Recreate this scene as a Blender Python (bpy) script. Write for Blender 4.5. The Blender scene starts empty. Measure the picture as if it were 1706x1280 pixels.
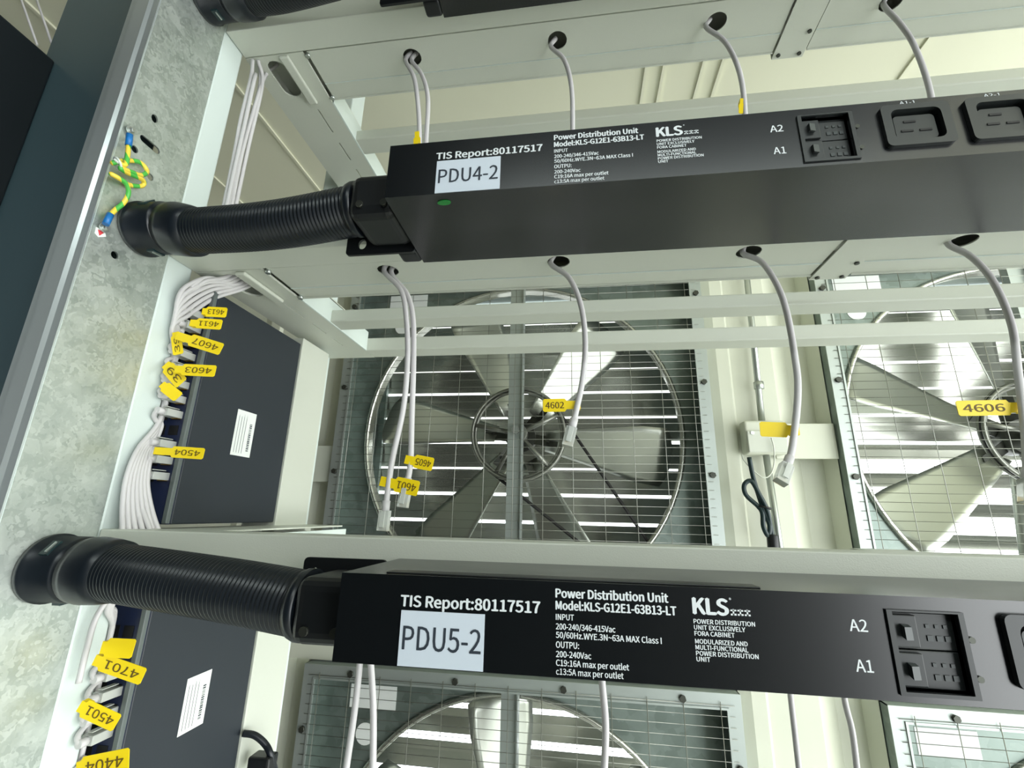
import bpy, bmesh, math, random
from mathutils import Vector, Matrix
from mathutils.geometry import tessellate_polygon

random.seed(7)
PI = math.pi
C = bpy.context.scene
COL = C.collection
H = 1.90                      # eye height above the floor; all lengths below are metres, heights measured from eye level

# ------------------------------------------------------------------ camera
_p, _y, _r = 0.27431589, 0.14135184, -0.02278634
F_PX = 768.145
_Rz = Matrix(((math.cos(_y), -math.sin(_y), 0), (math.sin(_y), math.cos(_y), 0), (0, 0, 1)))
_Rx = Matrix(((1, 0, 0), (0, math.cos(_p), -math.sin(_p)), (0, math.sin(_p), math.cos(_p))))
_B = Matrix(((1, 0, 0), (0, 0, 1), (0, -1, 0)))
_Rr = Matrix(((math.cos(_r), -math.sin(_r), 0), (math.sin(_r), math.cos(_r), 0), (0, 0, 1)))
CM = _Rz @ _Rx @ _B @ _Rr      # columns: right, down, forward
cam_d = bpy.data.cameras.new('camera')
cam_d.sensor_width = 36.0
cam_d.lens = 36.0 * F_PX / 1706.0
cam_d.clip_start = 0.01
cam = bpy.data.objects.new('camera', cam_d)
COL.objects.link(cam)
mw = Matrix.Identity(4)
for i in range(3):
    mw[i][0] = CM[i][0]; mw[i][1] = -CM[i][1]; mw[i][2] = -CM[i][2]
mw[2][3] = H
cam.matrix_world = mw
C.camera = cam

def at(px, py, **k):
    """point of the plane X=, Y= or Z= (relative to eye level) seen at photo pixel px, py"""
    d = CM @ Vector(((px - 853) / F_PX, (py - 640) / F_PX, 1.0))
    (a, v), = k.items()
    return d * (v / d['XYZ'.index(a)])

# ------------------------------------------------------------------ world, lights, exposure
w = bpy.data.worlds.new('world'); C.world = w; w.use_nodes = True
bg = w.node_tree.nodes['Background']
bg.inputs['Color'].default_value = (0.93, 0.98, 1.0, 1)
bg.inputs['Strength'].default_value = 4.2
vs = C.view_settings
vs.view_transform = 'Standard'; vs.look = 'None'; vs.gamma = 1.0
vs.use_curve_mapping = False
vs.exposure = 0.0

def area(name, loc, rot, sx, sy, power, color):
    l = bpy.data.lights.new(name, 'AREA'); l.shape = 'RECTANGLE'; l.size = sx; l.size_y = sy
    l.energy = power; l.color = color
    o = bpy.data.objects.new(name, l); COL.objects.link(o)
    o.location = loc; o.rotation_euler = rot
    return o
# daylight entering by the open doorway at the right end of the container
area('doorway_daylight', (3.15, 0.3, 1.3), (0, PI / 2, 0), 2.5, 2.6, 58, (1.0, 0.99, 0.93))
# daylight entering by the open side doors behind and to the right of the photographer
area('side_door_daylight', (2.35, -1.75, 1.75), (PI / 2, 0, 0), 1.7, 2.2, 36, (0.97, 1.0, 0.97))
# fill light added under the unseen aisle ceiling behind the camera
area('batten_light', (0.3, -0.75, 2.83), (0, 0, 0), 1.2, 0.05, 9, (0.90, 1.0, 0.97))

# ------------------------------------------------------------------ materials
def srgb(r, g, b):
    f = lambda c: (c / 255 / 12.92) if c / 255 <= 0.04045 else ((c / 255 + 0.055) / 1.055) ** 2.4
    return (f(r), f(g), f(b), 1)

def mat(name, col, rough=0.5, metal=0.0, noise=0.0, nscale=30, bump=0.0, bscale=200, spec=0.5, trans=0, emit=None):
    m = bpy.data.materials.new(name); m.use_nodes = True
    nt = m.node_tree; b = nt.nodes['Principled BSDF']
    b.inputs['Base Color'].default_value = col
    b.inputs['Roughness'].default_value = rough
    b.inputs['Metallic'].default_value = metal
    b.inputs['Specular IOR Level'].default_value = spec
    b.inputs['Transmission Weight'].default_value = trans
    if emit:
        b.inputs['Emission Color'].default_value = emit[0]; b.inputs['Emission Strength'].default_value = emit[1]
    tc = nt.nodes.new('ShaderNodeTexCoord')
    if noise:
        n = nt.nodes.new('ShaderNodeTexNoise'); n.inputs['Scale'].default_value = nscale; n.inputs['Detail'].default_value = 4
        nt.links.new(tc.outputs['Object'], n.inputs['Vector'])
        mx = nt.nodes.new('ShaderNodeMix'); mx.data_type = 'RGBA'
        mx.inputs[6].default_value = tuple(c * (1 - noise) for c in col[:3]) + (1,)
        mx.inputs[7].default_value = tuple(min(1, c * (1 + noise)) for c in col[:3]) + (1,)
        nt.links.new(n.outputs['Fac'], mx.inputs[0]); nt.links.new(mx.outputs[2], b.inputs['Base Color'])
    if bump:
        n2 = nt.nodes.new('ShaderNodeTexNoise'); n2.inputs['Scale'].default_value = bscale
        nt.links.new(tc.outputs['Object'], n2.inputs['Vector'])
        bp = nt.nodes.new('ShaderNodeBump'); bp.inputs['Strength'].default_value = bump; bp.inputs['Distance'].default_value = 0.001
        nt.links.new(n2.outputs['Fac'], bp.inputs['Height']); nt.links.new(bp.outputs['Normal'], b.inputs['Normal'])
    return m

def galvanised(name, dark, light, scale, rough=0.42, metal=0.75):
    m = bpy.data.materials.new(name); m.use_nodes = True
    nt = m.node_tree; b = nt.nodes['Principled BSDF']
    tc = nt.nodes.new('ShaderNodeTexCoord')
    v = nt.nodes.new('ShaderNodeTexVoronoi'); v.inputs['Scale'].default_value = scale
    n = nt.nodes.new('ShaderNodeTexNoise'); n.inputs['Scale'].default_value = scale * 0.35; n.inputs['Detail'].default_value = 6
    nw = nt.nodes.new('ShaderNodeTexNoise'); nw.inputs['Scale'].default_value = scale * 0.8
    av = nt.nodes.new('ShaderNodeVectorMath'); av.operation = 'SCALE'; av.inputs['Scale'].default_value = 0.05
    ad = nt.nodes.new('ShaderNodeVectorMath'); ad.operation = 'ADD'
    nt.links.new(tc.outputs['Object'], nw.inputs['Vector']); nt.links.new(nw.outputs['Color'], av.inputs[0])
    nt.links.new(tc.outputs['Object'], ad.inputs[0]); nt.links.new(av.outputs[0], ad.inputs[1])
    nt.links.new(ad.outputs[0], v.inputs['Vector']); nt.links.new(tc.outputs['Object'], n.inputs['Vector'])
    sp = nt.nodes.new('ShaderNodeSeparateColor'); nt.links.new(v.outputs['Color'], sp.inputs[0])
    mm = nt.nodes.new('ShaderNodeMath'); mm.operation = 'MULTIPLY'; nt.links.new(sp.outputs[0], mm.inputs[0]); mm.inputs[1].default_value = 0.45
    mn = nt.nodes.new('ShaderNodeMath'); mn.operation = 'MULTIPLY_ADD'; nt.links.new(n.outputs['Fac'], mn.inputs[0]); mn.inputs[1].default_value = 0.8
    nt.links.new(mm.outputs[0], mn.inputs[2])
    cr = nt.nodes.new('ShaderNodeValToRGB'); cr.color_ramp.elements[0].position = 0.25; cr.color_ramp.elements[1].position = 0.95
    cr.color_ramp.elements[0].color = dark; cr.color_ramp.elements[1].color = light
    nt.links.new(mn.outputs[0], cr.inputs[0]); nt.links.new(cr.outputs[0], b.inputs['Base Color'])
    rr = nt.nodes.new('ShaderNodeMapRange'); rr.inputs[3].default_value = rough - 0.1; rr.inputs[4].default_value = rough + 0.15
    nt.links.new(mn.outputs[0], rr.inputs[0]); nt.links.new(rr.outputs[0], b.inputs['Roughness'])
    b.inputs['Metallic'].default_value = metal
    return m

M = {
 'white': mat('white_powder_coat', srgb(205, 216, 211), 0.42, bump=0.15, bscale=900),
 'shelf': mat('grey_white_powder_coat', srgb(198, 202, 190), 0.42, bump=0.15, bscale=900),
 'wall': mat('cream_wall_paint', srgb(203, 206, 190), 0.5, noise=0.03, nscale=6),
 'ceil': mat('cream_ceiling_paint', srgb(222, 222, 200), 0.5, noise=0.03, nscale=5),
 'floor': mat('pale_painted_floor', srgb(214, 215, 208), 0.45, noise=0.15, nscale=12),
 'brown': mat('dim_brown_panel', srgb(96, 88, 80), 0.6, noise=0.15, nscale=5),
 'galv': galvanised('galvanised_spangle', srgb(170, 180, 174), srgb(206, 213, 207), 110, 0.40, 0.82),
 'galv_fan': galvanised('galvanised_fan_sheet', srgb(112, 124, 118), srgb(136, 148, 142), 30, 0.4, 0.7),
 'edge': mat('bright_zinc_lip', srgb(214, 222, 222), 0.3, 0.75),
 'blade': mat('brushed_aluminium_blade', srgb(180, 184, 174), 0.32, 0.85, noise=0.06, nscale=4),
 'louvre': mat('aluminium_louvre', srgb(190, 192, 182), 0.25, 0.85, noise=0.08, nscale=3),
 'wire': mat('zinc_wire', srgb(150, 152, 144), 0.35, 0.8),
 'flange': mat('pale_zinc_flange', srgb(168, 176, 172), 0.4, 0.6),
 'pulley': mat('grey_cast_pulley', srgb(132, 134, 126), 0.35, 0.7),
 'zinc': mat('zinc_steel', srgb(186, 192, 188), 0.32, 0.85),
 'dark_steel': mat('dark_steel', srgb(70, 72, 66), 0.4, 0.7),
 'black': mat('black_satin_paint', srgb(12, 15, 17), 0.25, spec=0.5),
 'blackrough': mat('black_matt_plastic', srgb(16, 19, 21), 0.42, bump=0.05, bscale=1500),
 'socket': mat('black_socket_plastic', srgb(34, 38, 38), 0.38),
 'slot': mat('socket_slot', srgb(6, 7, 8), 0.6),
 'conduit': mat('black_ribbed_plastic', srgb(18, 24, 30), 0.34),
 'tab': mat('dark_green_plastic', srgb(16, 40, 42), 0.4),
 'ink': mat('white_print', srgb(214, 220, 222), 0.55),
 'dark_ink': mat('black_print', srgb(42, 50, 60), 0.6),
 'label': mat('pale_blue_white_label', srgb(198, 208, 218), 0.5),
 'sticker': mat('white_sticker', srgb(226, 230, 226), 0.5),
 'sw': mat('charcoal_switch_paint', srgb(32, 39, 46), 0.5, bump=0.1, bscale=1200),
 'swface': mat('dark_navy_plastic', srgb(26, 36, 66), 0.4),
 'dim': mat('dim_grey_plastic', srgb(54, 60, 60), 0.4),
 'bezel': mat('grey_bezel', srgb(92, 100, 98), 0.4),
 'cable': mat('pale_grey_cable', srgb(200, 198, 198), 0.42),
 'plug': mat('clear_plug_plastic', srgb(236, 240, 234), 0.1, trans=0.5),
 'gold': mat('gold_contact', srgb(206, 170, 80), 0.3, 0.9),
 'yellow': mat('yellow_label', srgb(244, 214, 16), 0.45),
 'tag_ink': mat('brown_black_print', srgb(96, 76, 10), 0.6),
 'green': mat('green_insulation', srgb(70, 170, 70), 0.4),
 'yelwire': mat('yellow_insulation', srgb(226, 200, 66), 0.4),
 'blue': mat('blue_sleeve', srgb(24, 108, 176), 0.4),
 'red': mat('red_mark', srgb(206, 64, 70), 0.5),
 'led': mat('green_indicator_lens', srgb(30, 120, 50), 0.2),
 'teal': mat('smoked_teal_panel', srgb(64, 84, 90), 0.28, noise=0.12, nscale=3),
 'cab': mat('black_cabinet_paint', srgb(22, 27, 30), 0.35, noise=0.1, nscale=4),
 'grille': mat('shadow_gap', srgb(30, 34, 30), 0.7),
 'rubber': mat('black_belt_rubber', srgb(22, 22, 20), 0.6),
 'zip': mat('pale_nylon_tie', srgb(206, 212, 206), 0.4),
 'lampmat': mat('lit_lamp_diffuser', srgb(250, 255, 250), 0.5, emit=((0.93, 1, 0.97, 1), 6)),  # glow of the fill lamp added over the aisle
}

M['black'].node_tree.nodes['Principled BSDF'].inputs['IOR'].default_value = 1.65
# green/yellow striped earth wire
def striped():
    m = mat('green_yellow_earth', srgb(70, 170, 70), 0.4)
    nt = m.node_tree; b = nt.nodes['Principled BSDF']
    tc = nt.nodes.new('ShaderNodeTexCoord'); wv = nt.nodes.new('ShaderNodeTexWave')
    wv.inputs['Scale'].default_value = 28; wv.inputs['Distortion'].default_value = 3
    wv.bands_direction = 'DIAGONAL'
    nt.links.new(tc.outputs['Object'], wv.inputs['Vector'])
    cr = nt.nodes.new('ShaderNodeValToRGB'); cr.color_ramp.interpolation = 'CONSTANT'
    cr.color_ramp.elements[0].color = srgb(76, 178, 72); cr.color_ramp.elements[1].color = srgb(232, 206, 72); cr.color_ramp.elements[1].position = 0.5
    nt.links.new(wv.outputs['Fac'], cr.inputs[0]); nt.links.new(cr.outputs[0], b.inputs['Base Color'])
    return m
M['earth'] = striped()

# ------------------------------------------------------------------ mesh building
def V(p):
    return Vector(p)

class MB:
    def __init__(s):
        s.v = []; s.f = []; s.sm = []
    def add(s, vs, fs, smooth=False):
        o = len(s.v); s.v += [Vector(p) for p in vs]
        for f in fs:
            s.f.append([o + i for i in f]); s.sm.append(smooth)
        return s
    def box(s, x0, x1, y0, y1, z0, z1):
        vs = [(x, y, z) for z in (z0, z1) for y in (y0, y1) for x in (x0, x1)]
        return s.add(vs, [(0, 2, 3, 1), (4, 5, 7, 6), (0, 1, 5, 4), (2, 6, 7, 3), (0, 4, 6, 2), (1, 3, 7, 5)])
    def obox(s, c, u, v, w):
        c, u, v, w = map(Vector, (c, u, v, w))
        vs = [c + a * u + b * v + d * w for d in (-1, 1) for b in (-1, 1) for a in (-1, 1)]
        return s.add(vs, [(0, 2, 3, 1), (4, 5, 7, 6), (0, 1, 5, 4), (2, 6, 7, 3), (0, 4, 6, 2), (1, 3, 7, 5)])
    def tube(s, pts, r, n=8, closed=False, cap=True):
        pts = [Vector(p) for p in pts]; m = len(pts)
        rs = r if isinstance(r, (list, tuple)) else [r] * m
        rings = []; nrm = None
        for i, p in enumerate(pts):
            a = pts[(i - 1) % m] if (closed or i > 0) else p
            b = pts[(i + 1) % m] if (closed or i < m - 1) else p
            t = (b - a).normalized()
            if nrm is None:
                nrm = t.orthogonal().normalized()
            nrm = (nrm - t * nrm.dot(t))
            if nrm.length < 1e-6: nrm = t.orthogonal()
            nrm.normalize(); bn = t.cross(nrm)
            rings.append([p + (nrm * math.cos(2 * PI * k / n) + bn * math.sin(2 * PI * k / n)) * rs[i] for k in range(n)])
        vs = [q for R in rings for q in R]; fs = []
        for i in range(m if closed else m - 1):
            j = (i + 1) % m
            for k in range(n):
                fs.append((i * n + k, i * n + (k + 1) % n, j * n + (k + 1) % n, j * n + k))
        s.add(vs, fs, True)
        if cap and not closed:
            o = len(s.v) - m * n
            s.f.append([o + k for k in range(n)][::-1]); s.sm.append(False)
            s.f.append([o + (m - 1) * n + k for k in range(n)]); s.sm.append(False)
        return s
    def cyl(s, p0, p1, r, n=20):
        return s.tube([p0, p1], r, n)
    def ring(s, c, axis, R, r, n=48, m=8):
        a = Vector(axis).normalized(); u = a.orthogonal().normalized(); v = a.cross(u); c = Vector(c)
        return s.tube([c + (u * math.cos(2 * PI * k / n) + v * math.sin(2 * PI * k / n)) * R for k in range(n)], r, m, closed=True)
    def sheet(s, outer, holes, mp, t):
        """flat sheet with holes; outer/holes are 2D loops, mp maps (a, b, c) with c across the thickness t"""
        loops = [[Vector((a, b, 0)) for a, b in L] for L in [outer] + holes]
        tris = tessellate_polygon(loops)
        flat = [p for L in loops for p in L]; n = len(flat)
        vs = [mp(p.x, p.y, 0) for p in flat] + [mp(p.x, p.y, t) for p in flat]
        fs = [tuple(tr) for tr in tris] + [tuple(i + n for i in tr[::-1]) for tr in tris]
        o = 0
        for L in loops:
            k = len(L)
            for i in range(k):
                j = (i + 1) % k; fs.append((o + i, o + j, n + o + j, n + o + i))
            o += k
        return s.add(vs, fs)
    def prism(s, pts, mp, t):
        return s.sheet(pts, [], mp, t)
    def build(s, name, m, parent=None, bevel=0.0, seg=2):
        me = bpy.data.meshes.new(name)
        org = Vector(parent['_org']) if parent is not None else Vector((0, 0, 0))
        own = None
        if parent is None:
            lo = Vector((min(p[i] for p in s.v) for i in range(3))); hi = Vector((max(p[i] for p in s.v) for i in range(3)))
            own = Vector(((lo.x + hi.x) / 2, (lo.y + hi.y) / 2, lo.z)); org = own
        me.from_pydata([p - org for p in s.v], [], s.f)
        for p, q in zip(me.polygons, s.sm): p.use_smooth = q
        bm = bmesh.new(); bm.from_mesh(me)
        bmesh.ops.recalc_face_normals(bm, faces=bm.faces); bm.to_mesh(me); bm.free()
        me.materials.append(m if not isinstance(m, str) else M[m])
        o = bpy.data.objects.new(name, me); COL.objects.link(o)
        if parent is not None:
            o.parent = parent; o['_org'] = tuple(parent['_org'])
        else:
            o.location = own + Vector((0, 0, H)); o['_org'] = tuple(own)
        if bevel:
            b = o.modifiers.new('bevel', 'BEVEL'); b.width = bevel; b.segments = seg; b.limit_method = 'ANGLE'; b.angle_limit = math.radians(40)
            b.harden_normals = False
        return o

def tag(o, label, cat, group=None):
    o['label'] = label; o['category'] = cat
    if group: o['group'] = group
    return o
def thing(name, label, cat, org, group=None):
    o = bpy.data.objects.new(name, None); COL.objects.link(o)
    o.empty_display_size = 0.02
    o.location = Vector(org) + Vector((0, 0, H)); o['_org'] = tuple(org)
    return tag(o, label, cat, group)
def struct(name, mb, m, bevel=0):
    o = mb.build(name, m, None, bevel); o['kind'] = 'structure'; return o
def dup(root, shift, label=None):
    def rec(o, par):
        c = o.copy(); COL.objects.link(c)
        if par is not None: c.parent = par
        for ch in list(o.children): rec(ch, c)
        return c
    r = rec(root, None); r.location = root.location + Vector(shift)
    r['_org'] = tuple(Vector(root['_org']) + Vector(shift))
    if label: r['label'] = label
    return r

def smooth(pts, n=8):
    pts = [Vector(p) for p in pts]
    if len(pts) < 3: return pts
    P = [pts[0] * 2 - pts[1]] + pts + [pts[-1] * 2 - pts[-2]]
    out = []
    for i in range(1, len(P) - 2):
        a, b, c, d = P[i - 1:i + 3]
        for k in range(n):
            t = k / n
            out.append(0.5 * ((2 * b) + (c - a) * t + (2 * a - 5 * b + 4 * c - d) * t * t + (3 * b - a - 3 * c + d) * t ** 3))
    out.append(pts[-1]); return out
def circ(cx, cy, r, n=24, ry=None):
    ry = ry or r
    return [(cx + r * math.cos(2 * PI * k / n), cy + ry * math.sin(2 * PI * k / n)) for k in range(n)]
def stadium(x0, x1, cy, r, n=8):
    a = [(x1 - r + r * math.cos(t), cy + r * math.sin(t)) for t in [(-0.5 + k / n) * PI for k in range(n + 1)]]
    b = [(x0 + r + r * math.cos(t), cy + r * math.sin(t)) for t in [(0.5 + k / n) * PI for k in range(n + 1)]]
    return a + b
def rect(x0, x1, y0, y1):
    return [(x0, y0), (x1, y0), (x1, y1), (x0, y1)]
def rrect(x0, x1, y0, y1, r, n=4):
    out = []
    for cx, cy, a0 in ((x1 - r, y0 + r, -PI / 2), (x1 - r, y1 - r, 0), (x0 + r, y1 - r, PI / 2), (x0 + r, y0 + r, PI)):
        out += [(cx + r * math.cos(a0 + PI / 2 * k / n), cy + r * math.sin(a0 + PI / 2 * k / n)) for k in range(n + 1)]
    return out

try:                          # the sans-serif that ships inside Blender; falls back to the built-in font
    import os
    FONT = bpy.data.fonts.load(os.path.join(bpy.utils.resource_path('LOCAL'), 'datafiles', 'fonts', 'Noto Sans CJK Regular.woff2'))
except Exception:
    FONT = None

# text collected into an MB; each line: (string, origin, u, v, height, width or None, bold)
def _cap():
    cu = bpy.data.curves.new('t', 'FONT'); cu.body = 'H'; cu.size = 1.0
    if FONT: cu.font = FONT
    ob = bpy.data.objects.new('t', cu); COL.objects.link(ob)
    me = bpy.data.meshes.new_from_object(ob.evaluated_get(bpy.context.evaluated_depsgraph_get()))
    hgt = max([v.co.y for v in me.vertices] or [0.7])
    bpy.data.objects.remove(ob); bpy.data.curves.remove(cu); bpy.data.meshes.remove(me)
    return hgt
CAP = _cap()
def text_into(mb, string, o, u, v, h, width=None, bold=0.0):
    cu = bpy.data.curves.new('t', 'FONT'); cu.body = string; cu.size = 1.0; cu.offset = 0.0
    cu.resolution_u = 3
    if FONT: cu.font = FONT
    ob = bpy.data.objects.new('t', cu); COL.objects.link(ob)
    dg = bpy.context.evaluated_depsgraph_get(); dg.update()
    me = bpy.data.meshes.new_from_object(ob.evaluated_get(dg))
    vs = [x.co.copy() for x in me.vertices]; fs = [tuple(p.vertices) for p in me.polygons]
    bpy.data.objects.remove(ob); bpy.data.curves.remove(cu); bpy.data.meshes.remove(me)
    if not vs: return
    x0 = min(a.x for a in vs); x1 = max(a.x for a in vs)
    sc = h / CAP; sx = (width / (x1 - x0)) if width else sc
    o, u, v = Vector(o), Vector(u).normalized(), Vector(v).normalized(); w_ = u.cross(v)
    sh = [(0, 0)] if bold <= 0 else [(-bold, 0), (bold, 0), (0, bold * 0.6), (0, -bold * 0.6)]
    for k, (dx, dy) in enumerate(sh):      # heavier strokes: the same outline printed with a small shift
        mb.add([o + u * ((a.x - x0) * sx + dx * h) + v * (a.y * sc + dy * h) + w_ * (0.0001 + 0.000008 * k) for a in vs], fs)

# ------------------------------------------------------------------ room shell
YW = 1.66
FX = [-0.22, 1.541]; FZ = [0.297, -1.18]; FH = 0.685
mb = MB(); mb.box(-2.6, 3.2, -1.8, 2.1, -H - 0.04, -H); struct('floor', mb, 'floor')
mb = MB(); mb.box(-2.6, 0.9, -1.8, 0.10, 1.05, 1.10); struct('ceiling', mb, 'cab')     # unseen ceiling over the aisle, darkened so the PDU fronts reflect black
mb = MB(); mb.box(-2.6, 3.2, 0.10, 2.1, 1.05, 1.10); mb.box(0.9, 3.2, -1.8, 0.10, 1.05, 1.10)
for x in (-1.17, -0.855, 0.183, 0.225, 0.317, 0.361, 0.8):
    mb.box(x - 0.004, x + 0.004, 0.12, YW, 1.045, 1.05)
struct('ceiling', mb, 'ceil')
mb = MB(); mb.box(-2.64, -2.6, -1.8, 2.1, -H, 1.05); struct('wall_left', mb, 'brown')
mb = MB(); mb.box(-2.6, 1.45, -1.84, -1.8, -H, 1.05); mb.box(1.45, 3.2, -1.84, -1.8, 0.95, 1.05); struct('wall_front', mb, 'cab')
# fan wall: strips around the square openings, corrugated between fans
mb = MB()
g = FH + 0.003
mb.box(-2.6, 3.2, YW, YW + 0.04, FZ[0] + g, 1.05)
mb.box(-2.6, 3.2, YW, YW + 0.04, FZ[1] + g, FZ[0] - g)
mb.box(-2.6, 3.2, YW, YW + 0.04, -H, FZ[1] - g)
for z0, z1 in ((FZ[0] - g, FZ[0] + g), (FZ[1] - g, FZ[1] + g)):
    for x0 in (FX[0] + g, FX[0] - g - 0.39):
        x1 = x0 + 0.385
        prof = [(x0, 0), (x0 + 0.035, -0.012), (x0 + 0.075, -0.012), (x0 + 0.085, 0), (x0 + 0.225, 0), (x0 + 0.30, 0.07), (x1 - 0.012, 0.07), (x1, 0.0),
                (x1, 0.09), (x0, 0.09)]
        mb.prism(prof, lambda a, b, c, z0=z0: (a, YW + b, z0 + c), z1 - z0)
    mb.box(-2.6, FX[0] - g - 0.39, YW, YW + 0.04, z0, z1)
    mb.box(FX[1] + g, 3.2, YW, YW + 0.04, z0, z1)
struct('wall_back', mb, 'wall')

# ------------------------------------------------------------------ fans
def make_fan(cx, cz, label, gap, group, turn=52):
    F0 = 1.625
    f = thing('exhaust_fan', label, 'fan', (cx, F0, cz - FH), group)
    # housing: four thin sides
    mb = MB()
    hs = FH; t = 0.003
    mb.box(cx - hs, cx - hs + t, F0, 2.04, cz - hs, cz + hs); mb.box(cx + hs - t, cx + hs, F0, 2.04, cz - hs, cz + hs)
    mb.box(cx - hs, cx + hs, F0, 2.04, cz - hs, cz - hs + t); mb.box(cx - hs, cx + hs, F0, 2.04, cz + hs - t, cz + hs)
    mb.build('housing', 'galv_fan', f)
    # front flange
    mb = MB(); i = hs - 0.042
    mb.sheet(rect(cx - hs, cx + hs, cz - hs, cz + hs), [rect(cx - i, cx + i, cz - i, cz + i)], lambda a, b, c: (a, F0 - 0.003 + c, b), 0.003)
    mb.sheet(rect(cx - i - 0.006, cx + i + 0.006, cz - i - 0.006, cz + i + 0.006), [rect(cx - i, cx + i, cz - i, cz + i)], lambda a, b, c: (a, F0 - 0.007 + c, b), 0.0045)
    mb.build('flange', 'flange', f)
    for sx in (-1, 1):
        for z in (-0.50, -0.16, 0.16, 0.50):
            b = MB(); p = (cx + sx * (hs - 0.02), F0 - 0.012, cz + z)
            b.tube([p, (p[0], F0 - 0.002, p[2])], 0.010, 6); b.build('bolt', 'dark_steel', f)
    for x in (-0.52, -0.17, 0.17, 0.52):
        b = MB(); p = (cx + x, F0 - 0.012, cz + hs - 0.02)
        b.tube([p, (p[0], F0 - 0.002, p[2])], 0.010, 6); b.build('bolt', 'dark_steel', f)
    # guard of welded wires
    mb = MB(); n = 48
    for k in range(n):
        z = cz - hs + 0.03 + (2 * hs - 0.06) * k / (n - 1)
        mb.cyl((cx - hs + 0.02, F0 - 0.006, z), (cx + hs - 0.02, F0 - 0.006, z), 0.0009, 5)
    for k in range(13):
        x = cx - hs + 0.06 + (2 * hs - 0.12) * k / 12
        mb.cyl((x, F0 - 0.009, cz - hs + 0.02), (x, F0 - 0.009, cz + hs - 0.02), 0.0012, 5)
    mb.build('wire_guard', 'wire', f)
    # orifice plate and rolled inlet ring
    R = 0.605; YO = 1.735
    mb = MB(); q = hs - t - 0.001
    mb.sheet(rect(cx - q, cx + q, cz - q, cz + q), [circ(cx, cz, R, 72)], lambda a, b, c: (a, YO + c, b), 0.003)
    mb.build('orifice_plate', 'galv_fan', f)
    mb = MB(); mb.ring((cx, YO - 0.004, cz), (0, 1, 0), R, 0.010, 72, 8)
    n = 72; vs = []; fs = []
    for k in range(n):
        a = 2 * PI * k / n
        for yy in (YO, YO + 0.05): vs.append((cx + R * math.cos(a), yy, cz + R * math.sin(a)))
    for k in range(n):
        j = (k + 1) % n; fs.append((2 * k, 2 * j, 2 * j + 1, 2 * k + 1))
    mb.add(vs, fs, True); mb.build('inlet_ring', 'louvre', f)
    # bearing bar
    mb = MB(); mb.box(cx - 0.026, cx + 0.022, 1.672, 1.676, cz - q, cz + q); mb.box(cx + 0.022, cx + 0.026, 1.655, 1.700, cz - q, cz + q)
    mb.box(cx - 0.030, cx - 0.026, 1.672, 1.700, cz - q, cz + q)
    bar = mb.build('bearing_bar', 'flange', f)
    b = MB(); b.cyl((cx, 1.655, cz), (cx, 1.672, cz), 0.016, 6); b.cyl((cx, 1.676, cz), (cx, 1.84, cz), 0.014, 12); b.build('shaft', 'zinc', f)
    # pulley wheel
    YP = 1.745; RP = 0.178
    mb = MB(); mb.ring((cx, YP - 0.008, cz), (0, 1, 0), RP, 0.0065, 56, 8); mb.ring((cx, YP + 0.012, cz), (0, 1, 0), RP, 0.0065, 56, 8)
    mb.ring((cx, YP + 0.002, cz), (0, 1, 0), RP - 0.010, 0.007, 56, 8)
    mb.cyl((cx, YP - 0.03, cz), (cx, YP + 0.03, cz), 0.036, 20)
    for k in range(5):
        a = 2 * PI * (k / 5 + 0.07)
        mb.cyl((cx + 0.03 * math.cos(a), YP, cz + 0.03 * math.sin(a)), (cx + (RP - 0.01) * math.cos(a), YP, cz + (RP - 0.01) * math.sin(a)), 0.009, 8)
    mb.build('pulley', 'pulley', f)
    # belt to the motor
    mx, mz, mr = cx + 0.565, cz - 0.60, 0.035
    d = math.atan2(mz - cz, mx - cx); off = math.acos((RP - mr) / math.hypot(mx - cx, mz - cz))
    pts = []
    for k in range(25):
        a = d + off + (2 * PI - 2 * off) * k / 24; pts.append((cx + RP * math.cos(a), YP + 0.002, cz + RP * math.sin(a)))
    for k in range(9):
        a = d - off + 2 * off * k / 8; pts.append((mx + mr * math.cos(a), YP + 0.002, mz + mr * math.sin(a)))
    mb = MB(); mb.tube(pts, 0.006, 6, closed=True); mb.build('belt', 'rubber', f)
    mb = MB(); mb.cyl((mx, YP - 0.015, mz), (mx, YP + 0.02, mz), mr - 0.006, 20); mb.cyl((mx, YP + 0.02, mz), (mx, YP + 0.22, mz), 0.065, 24)
    mb.build('motor', 'dark_steel', f)
    # blades
    YB = 1.84
    for k in range(6):
        a = math.radians(turn + 60 * k); er = Vector((math.cos(a), 0, math.sin(a))); et = Vector((-math.sin(a), 0, math.cos(a))); ey = Vector((0, 1, 0))
        vs = []; NR, NC = 9, 9
        for i_ in range(NR):
            r = 0.10 + (0.585 - 0.10) * i_ / (NR - 1)
            wd = 0.095 + 0.135 * min(1, i_ / (NR - 1) * 1.3)
            pit = -math.radians(40 - 20 * i_ / (NR - 1))
            for j_ in range(NC):
                s_ = (j_ / (NC - 1) - 0.5)
                cam_ = 0.16 * wd * (0.25 - s_ * s_)
                c_ = et * (s_ * wd * math.cos(pit)) + ey * (s_ * wd * math.sin(pit) + cam_)
                rr = r - (0.03 * (2 * abs(s_)) ** 3 if i_ == NR - 1 else 0)
                vs.append(Vector((cx, YB, cz)) + er * rr + c_)
        fs = [(i_ * NC + j_, i_ * NC + j_ + 1, (i_ + 1) * NC + j_ + 1, (i_ + 1) * NC + j_) for i_ in range(NR - 1) for j_ in range(NC - 1)]
        mb = MB(); mb.add(vs, fs, True); o = mb.build('blade', 'blade', f)
        so = o.modifiers.new('thick', 'SOLIDIFY'); so.thickness = 0.003
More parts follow.
